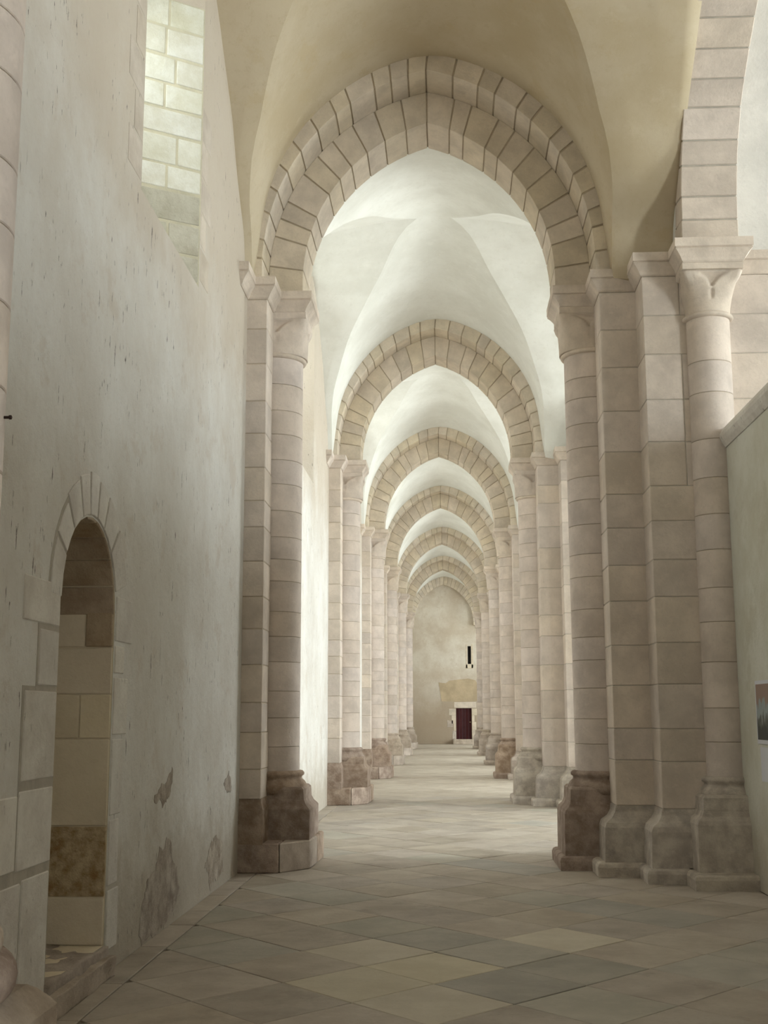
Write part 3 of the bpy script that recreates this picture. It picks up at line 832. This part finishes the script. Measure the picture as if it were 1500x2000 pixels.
# ------------------------------------------------------------------ piers and arches
ordn = ['behind the camera', 'at the left edge of the view, nearest the camera', 'first beyond the arched doorway, large', 'second in the row', 'third in the row', 'fourth in the row', 'fifth in the row', 'farthest, beside the end wall']
ordr = ['behind the camera', 'level with the camera side of the screen wall', 'large, first at right beside the screen wall', 'second in the row', 'third in the row, with a brown plinth', 'fourth in the row', 'fifth in the row', 'farthest, beside the dark door']
bl = ['base_mid', 'base_mid', 'base_dark', 'base_dark', 'base_dark', 'base_mid', 'base_mid', 'base_mid']
brs = [('base_mid', 'base_mid')]*2+[('base_dark', 'base_grey'), ('base_grey', 'base_grey'), ('base_dark', 'base_mid')]+[('base_mid', 'base_mid')]*3
for i, y in enumerate(YC):
    if i == 0: continue
    pier_left(i, y, 'stone pier against the left wall, ' + ordn[i], MT[bl[i]], 100+i)
    pier_right(i, y, 'stone pier on the nave side, ' + ordr[i], MT[brs[i][0]], MT[brs[i][1]], 200+i)
    transverse_arch(y, 'two-order pointed stone arch over the aisle, ' + ['', 'over the camera', 'nearest and largest in view', 'second in view', 'third in view', 'fourth in view', 'fifth in view', 'farthest, framing the end wall'][i], i)

# ------------------------------------------------------------------ end wall with door and slit window
vs, fs = [], []
def wq(x0, x1, z0, z1, y=YFAR):
    i = len(vs); vs.extend([(x0, y, z0), (x1, y, z0), (x1, y, z1), (x0, y, z1)]); fs.append((i, i+1, i+2, i+3))
dx0, dx1, dz0, dz1 = 0.47, 1.36, 0.28, 2.03
sx0, sx1, sz0, sz1 = 1.18, 1.37, 4.55, 5.58
wq(-2.6, dx0, 0, 11); wq(dx0, dx1, 0, dz0); wq(dx0, sx0, dz1, 11); wq(sx0, dx1, dz1, sz0); wq(sx0, dx1, sz1, 11)
wq(dx1, sx1, dz1-2.03+0, sz0); wq(dx1, sx1, sz1, 11); wq(sx1, 14, 0, 16); wq(dx1-0, dx1, 0, 0.01); wq(-2.6, 14, 11, 16)
for (x0, x1, z0, z1) in ((dx0, dx1, dz0, dz1), (sx0, sx1, sz0, sz1)):
    i = len(vs); vs.extend([(x0, YFAR, z0), (x1, YFAR, z0), (x1, YFAR, z1), (x0, YFAR, z1), (x0, YFAR+.5, z0), (x1, YFAR+.5, z0), (x1, YFAR+.5, z1), (x0, YFAR+.5, z1)])
    fs.extend([(i, i+4, i+5, i+1), (i+1, i+5, i+6, i+2), (i+2, i+6, i+7, i+3), (i+3, i+7, i+4, i)])
o = link('wall_back', mesh(vs, fs), MT['farwall']); struct(o, 'stained old plaster end wall closing the aisle in the distance', 'wall'); WB = o
d = bpy.data.objects.new('door_1', None); COL.objects.link(d); d.location = ((dx0+dx1)/2, YFAR+0.12, dz0)
struct(d, 'small dark red wooden door in the end wall', 'door')
for k in range(5):
    x0 = -0.445+k*0.178
    link('door_board', box_mesh(x0+.002, x0+.176, 0, 0.04, 0, 1.75, 0.004), MT['door'], d)
kn = link('door_handle', lathe_mesh([(0.005, 0), (0.03, 0.01), (0.035, 0.03), (0.02, 0.05), (0.004, 0.055)], n=12), MT['brass'], d, (0.36, 0.0, 0.96)); kn.rotation_euler = (math.radians(90), 0, 0)
s = bpy.data.objects.new('window_9', None); COL.objects.link(s); s.location = ((sx0+sx1)/2, YFAR+0.2, sz0)
struct(s, 'narrow dark slit window above the door in the end wall', 'window')
link('dark_pane', box_mesh(-0.11, 0.11, 0, 0.03, 0, 1.05, 0), MT['dark'], s)
link('window_bar', box_mesh(-0.008, 0.008, -0.03, -0.012, 0, 1.03, 0), MT['iron'], s)
# stones round the door
for (x0, x1, z0, z1, mm) in ((0.25, 0.46, 0.28, 0.75, 'base_grey'), (0.32, 0.46, 0.75, 1.15, 'arch'), (-0.05, 0.30, 0.95, 1.35, 'base_mid'), (0.20, 0.46, 1.15, 1.62, 'arch'), (0.05, 0.46, 1.62, 2.0, 'arch'),
                             (1.37, 1.55, 0.28, 0.8, 'arch'), (1.37, 1.62, 0.8, 1.25, 'arch'), (1.37, 1.52, 1.25, 1.62, 'arch'), (1.37, 1.66, 1.62, 2.0, 'arch'), (0.36, 1.62, 2.05, 2.38, 'arch'),
                             (1.06, 1.17, 4.3, 5.7, 'arch'), (1.38, 1.5, 4.3, 5.7, 'arch'), (1.06, 1.5, 4.28, 4.53, 'arch')):
    block('wall_stone', MT[mm], WB, x0, x1, YFAR-0.015, YFAR+0.1, z0, z1, b=0.01)
st = rough_block(None, 0.28, 1.46, YFAR-0.45, YFAR+0.05, 0, 0.27, MT['base_mid'], 0.015, 8, 8, 8, 'door_step', 11)
tag(st, 'low stone doorstep under the dark red door', 'step')
pp = [(-0.52, 3.50), (-0.1, 3.45), (0.1, 3.60), (0.6, 3.66), (1.2, 3.72), (1.6, 3.62), (1.72, 3.40), (1.72, 2.42), (0.4, 2.40), (0.3, 2.42), (-0.36, 2.42), (-0.42, 2.9)]
vs = [(x, y, z) for y in (YFAR-0.012, YFAR+0.01) for x, z in pp]; n = len(pp)
link('plaster_patch', fixn(mesh(vs, [tuple(range(n)), tuple(range(2*n-1, n-1, -1))]+[(k, n+k, n+(k+1) % n, (k+1) % n) for k in range(n)])), MT['patch'], WB)
WA = empty('wall_arch', (0, YFAR, 0), 'brown stone arch ring embedded in the top of the end wall', 'arch')
core = link('mortar_bed', ring_mesh(inset_curve('far', 0.015, 12), curve('farx', 12), -0.33, 0.02), MT['mortar'], WA)
for k in range(30):
    f0, f1 = k/30, (k+1)/30
    voussoir(core, lambda f: curve_at('far', f), lambda f: curve_at('farx', f), f0, f1, -0.345+rnd.uniform(-.01, .01), 0.02, MT['arch'], b=0.012)

# ------------------------------------------------------------------ screen wall with coping, poster, sheet
scr = empty('screen_wall', (3.17, 9.4, 0), 'tall greenish plaster screen wall with sloping coping, at the right edge', 'screen wall')
link('plaster_face', box_mesh(3.0-3.17, 3.34-3.17, 5.9-9.4, 12.9-9.4, 0, 4.50, 0.004), MT['screen'], scr)
prof = [(-0.17, 4.50), (-0.18, 4.50), (-0.215, 4.55), (-0.235, 4.60), (-0.235, 4.64), (-0.20, 4.70), (0.20, 4.70), (0.235, 4.64), (0.235, 4.60), (0.18, 4.50)]
vs = [(x, y, z) for y in (5.9-9.4, 12.88-9.4) for x, z in prof]; n = len(prof)
link('coping', fixn(mesh(vs, [tuple(range(n)), tuple(range(2*n-1, n-1, -1))]+[(k, (k+1) % n, n+(k+1) % n, n+k) for k in range(n)])), MT['whitestone'], scr)
# poster material: soft painterly picture, no known work
pm = bpy.data.materials.new('poster_print'); pm.use_nodes = True
nt = pm.node_tree; bs = nt.nodes['Principled BSDF']; bs.inputs['Roughness'].default_value = 0.5
tc = node(nt, 'ShaderNodeTexCoord'); sp = node(nt, 'ShaderNodeSeparateXYZ'); nt.links.new(tc.outputs['Generated'], sp.inputs[0])
nz = node(nt, 'ShaderNodeTexNoise'); nz.inputs['Scale'].default_value = 5; nt.links.new(tc.outputs['Generated'], nz.inputs['Vector'])
ma = node(nt, 'ShaderNodeMath', operation='MULTIPLY_ADD'); ma.inputs[1].default_value = 0.55; nt.links.new(nz.outputs['Fac'], ma.inputs[0]); nt.links.new(sp.outputs['Z'], ma.inputs[2])
cr = node(nt, 'ShaderNodeValToRGB'); nt.links.new(ma.outputs[0], cr.inputs[0])
cr.color_ramp.elements[0].position = 0.50; cr.color_ramp.elements[0].color = (0.03, 0.035, 0.03, 1)
cr.color_ramp.elements[1].position = 1.15 if False else 0.98; cr.color_ramp.elements[1].color = (0.30, 0.20, 0.16, 1)
for p, c_ in ((0.66, (0.12, 0.13, 0.11, 1)), (0.74, (0.33, 0.37, 0.38, 1)), (0.90, (0.30, 0.36, 0.38, 1))):
    e_ = cr.color_ramp.elements.new(p); e_.color = c_
nt.links.new(cr.outputs[0], bs.inputs['Base Color'])
po = empty('poster', (2.994, 11.72, 1.72), 'white-bordered picture poster hanging on the screen wall at the right edge', 'poster')
link('poster_sheet', box_mesh(-0.004, 0.003, -0.30, 0.30, -0.31, 0.29, 0), MT['paper'], po)
link('picture', box_mesh(-0.007, -0.003, -0.265, 0.265, -0.27, 0.255, 0), pm, po)
sh = link('paper_sheet', box_mesh(-0.004, 0.004, -0.22, 0.22, -0.16, 0.16, 0), MT['paper'], None, (2.993, 11.71, 1.22))
tag(sh, 'pale bluish printed paper sheet pinned below the picture poster', 'paper')

# iron peg sticking out of the nearest left shaft
pg = empty('iron_peg', (-1.752, 4.56, 2.865), 'small rusty iron peg sticking out of the nearest left shaft', 'peg')
q = link('peg_shank', lathe_mesh([(0.006, 0), (0.006, 0.036)], n=10), MT['iron'], pg); q.rotation_euler = (0, math.radians(90), 0)
q = link('peg_head', lathe_mesh([(0.006, 0.026), (0.009, 0.028), (0.009, 0.036), (0.006, 0.038)], n=10), MT['iron'], pg); q.rotation_euler = (0, math.radians(90), 0)

# ------------------------------------------------------------------ floor
vs = [(-3.5, YBACK, -0.05), (14, YBACK, -0.05), (14, YFAR+0.5, -0.05), (-3.5, YFAR+0.5, -0.05), (-3.5, YBACK, -0.012), (14, YBACK, -0.012), (14, YFAR+0.5, -0.012), (-3.5, YFAR+0.5, -0.012)]
FL = link('floor', mesh(vs, QF), MT['grout']); struct(FL, 'worn stone slab floor laid on the diagonal along the aisle', 'floor')
def clip(poly, ax, v, keep_gt):
    out = []
    for i in range(len(poly)):
        a, b = poly[i-1], poly[i]
        ia = (a[ax] >= v) if keep_gt else (a[ax] <= v); ib = (b[ax] >= v) if keep_gt else (b[ax] <= v)
        if ia != ib:
            k = (v-a[ax])/(b[ax]-a[ax]); out.append((a[0]+(b[0]-a[0])*k, a[1]+(b[1]-a[1])*k))
        if ib: out.append(b)
    return out
def tile_geo(poly, top, g=0.004, bz=0.004, tilt=(0, 0)):
    """slab with a small chamfer: three loops"""
    a = sum(poly[i-1][0]*poly[i][1]-poly[i][0]*poly[i-1][1] for i in range(len(poly)))
    if a < 0: poly = poly[::-1]
    n = len(poly); p1 = offset_poly(poly, -g); p2 = offset_poly(poly, -g-bz)
    mx = sum(p[0] for p in poly)/n; my = sum(p[1] for p in poly)/n
    tz = lambda p: top+(p[0]-mx)*tilt[0]+(p[1]-my)*tilt[1]
    v = [(x, y, -0.03) for x, y in p1]+[(x, y, tz((x, y))-bz) for x, y in p1]+[(x, y, tz((x, y))) for x, y in p2]
    f = []
    for k in range(2):
        for i in range(n): j = (i+1) % n; f.append((k*n+i, k*n+j, (k+1)*n+j, (k+1)*n+i))
    f.append(tuple(range(2*n, 3*n)))
    return v, f, (mx, my)
HX, HY, OX, OY = 0.485, 0.525, -2.05, 8.09
cells = []
for i in range(-4, 14):
    for j in range(-14, 122):
        if (i+j) % 2 == 0: continue
        cx_, cy_ = OX+i*HX, OY+j*HY
        poly = [(cx_-HX, cy_), (cx_, cy_-HY), (cx_+HX, cy_), (cx_, cy_+HY)]
        poly = clip(poly, 0, -2.10, True)
        if len(poly) > 2: poly = clip(poly, 0, 3.0 if cy_ < 12.9 else 4.2, False)
        if len(poly) > 2: poly = clip(poly, 1, YFAR-0.01, False)
        if len(poly) < 3: continue
        ar = abs(sum(poly[k-1][0]*poly[k][1]-poly[k][0]*poly[k-1][1] for k in range(len(poly))))/2
        if ar < 0.01: continue
        cells.append((cx_, cy_, poly, i, j))
vis = [c for c in cells if 5.2 < c[1] and c[0] < 0.31*c[1]+0.4]
vis.sort(key=lambda c: c[1]); vis = vis[:250]; visset = set((c[3], c[4]) for c in vis)
pale = {(3, 0), (3, 2), (1, 0), (5, 0), (2, -1), (4, 1), (2, 1), (4, -1)}
def near_tile(x, y):      # slab holding a world point
    return min(cells, key=lambda c: abs(c[0]-x)/HX+abs(c[1]-y)/HY)[3:]
PALE = {near_tile(-0.1, 7.55), near_tile(-0.6, 8.1), near_tile(-0.1, 8.62), near_tile(-0.6, 9.1), near_tile(0.9, 9.6)}
GREY = {near_tile(0.4, 8.1), near_tile(0.85, 8.6), near_tile(0.45, 9.1), near_tile(1.9, 8.1), near_tile(0.85, 7.6)}
for c in vis:
    r = random.Random(c[3]*991+c[4])
    v, f, ctr = tile_geo(c[2], r.uniform(-0.003, 0.0), tilt=(r.uniform(-.004, .004), r.uniform(-.004, .004)))
    v = [(x-ctr[0], y-ctr[1], z) for x, y, z in v]
    mm = 'tile_pale' if c[3:] in PALE else 'tile_grey' if c[3:] in GREY else r.choice(['tile', 'tile', 'tile', 'tile', 'tile_grey', 'tile'] if c[1] > 14 else ['tile', 'tile', 'tile', 'tile', 'tile_grey'])
    link('floor_slab', mesh(v, f), MT[mm], FL, (ctr[0], ctr[1], 0))
V, Fc = [], []
for c in cells:
    if (c[3], c[4]) in visset: continue
    r = random.Random(c[3]*991+c[4])
    v, f, _ = tile_geo(c[2], r.uniform(-0.003, 0.0)); k = len(V); V += v; Fc += [tuple(k+i for i in q) for q in f]
o = link('far_floor_slabs', mesh(V, Fc), MT['tile'], FL); o['kind'] = 'stuff'
# border course along the wall
y = 3.0; r = random.Random(2)
while y < 36:
    l = r.uniform(0.7, 1.25)
    v, f, ctr = tile_geo([(-2.36, y), (-2.10, y), (-2.10, y+l), (-2.36, y+l)], -0.001, tilt=(r.uniform(-.01, .01), r.uniform(-.004, .004)))
    link('border_slab', mesh([(a-ctr[0], b-ctr[1], c) for a, b, c in v], f), MT['tile'], FL, (*ctr, 0)); y += l
# nave paving
o = link('nave_paving', box_mesh(4.2, 13.8, YBACK, YFAR, -0.03, 0, 0), MT['tile'], FL)
o = link('rear_paving', box_mesh(-2.3, 4.2, YBACK, OY-14*HY-0.3, -0.03, 0, 0), MT['tile'], FL)

# ------------------------------------------------------------------ the nave beyond the arcade, as far as it lights the aisle
XF = 13.0
vs, fs = [], []
opn, opn2 = [], []
for a, b in bays:
    c = (a+b)/2; opn.append(outline(c-1.8, c+1.8, 1.2, 7.4, 1.8)); opn2.append(outline(c-1.4, c+1.4, 1.5, 7.3, 1.4))  # invented window shape, brought low so light reaches up to the aisle vaults
wall_face(vs, fs, XF, YBACK, YFAR+0.3, 0, H, opn, True); wall_face(vs, fs, XF+1, YBACK, YFAR+0.3, 0, H, opn2, False)
for a, b in zip(opn, opn2): reveal(vs, fs, XF, a, XF+1, b)
o = link('wall_nave', fixn(mesh(vs, fs)), MT['nave']); struct(o, 'limewashed far wall of the nave', 'wall')
n = 20; vs = []
for yy in (YBACK, YFAR+0.4):
    for k in range(n+1):
        t = math.pi*k/n; vs.append(((XN+XF)/2-(XF-XN)/2*math.cos(t), yy, H+2.8*math.sin(t)))
o = link('ceiling_nave', mesh(vs, [(k, k+1, n+2+k, n+1+k) for k in range(n)]), MT['nave']); struct(o, 'plain vault over the nave', 'vault')
md = o.modifiers.new('thickness', 'SOLIDIFY'); md.thickness = 0.2
for i, (a, b) in enumerate(bays):
    c = (a+b)/2
    w = bpy.data.objects.new('window_%d' % (10+i), None); COL.objects.link(w); w.location = (XF+1, c, 1.5)
    struct(w, 'unseen tall nave window, set low to light the aisle vaults', 'window')
    pts = outline(-1.4, 1.4, 0, 5.8, 1.4)
    v = [(x, *p) for x in (-0.03, -0.015) for p in pts]; n = len(pts)
    link('pane', fixn(mesh(v, [tuple(range(n))[::-1], tuple(range(n, 2*n))]+[(k, (k+1) % n, n+(k+1) % n, n+k) for k in range(n)])), MT['pane'], w)
    ld = bpy.data.lights.new('daylight', 'AREA'); ld.shape = 'RECTANGLE'; ld.size = 2.6; ld.size_y = 6.6; ld.energy = NAVE_W[i]; ld.color = (0.91, 0.975, 0.98)  # added lamp in the unseen nave window, brightens the aisle
    lo = bpy.data.objects.new('window_daylight', ld); COL.objects.link(lo)
    lo.matrix_world = Matrix.Translation((XF+0.9, c, 5.0)) @ Matrix(((0, 0, 1, 0), (-1, 0, 0, 0), (0, -1, 0, 0), (0, 0, 0, 1)))
# wall behind the camera
vs = [(-2.6, YBACK, 0), (14, YBACK, 0), (14, YBACK, 17.5), (-2.6, YBACK, 17.5), (-2.6, YBACK-.3, 0), (14, YBACK-.3, 0), (14, YBACK-.3, 17.5), (-2.6, YBACK-.3, 17.5)]
o = link('wall_front', mesh(vs, [(0, 1, 2, 3), (7, 6, 5, 4), (0, 4, 5, 1), (1, 5, 6, 2), (2, 6, 7, 3), (3, 7, 4, 0)]), MT['nave']); struct(o, 'wall behind the camera', 'wall')
# roof slab over the aisle so that no sky leaks past the webs
o = link('ceiling_roof', box_mesh(-3.5, XN, YBACK-0.3, YFAR+0.5, 11.0, 11.2, 0), MT['mortar']); struct(o, 'roof slab above the aisle vaults', 'ceiling')
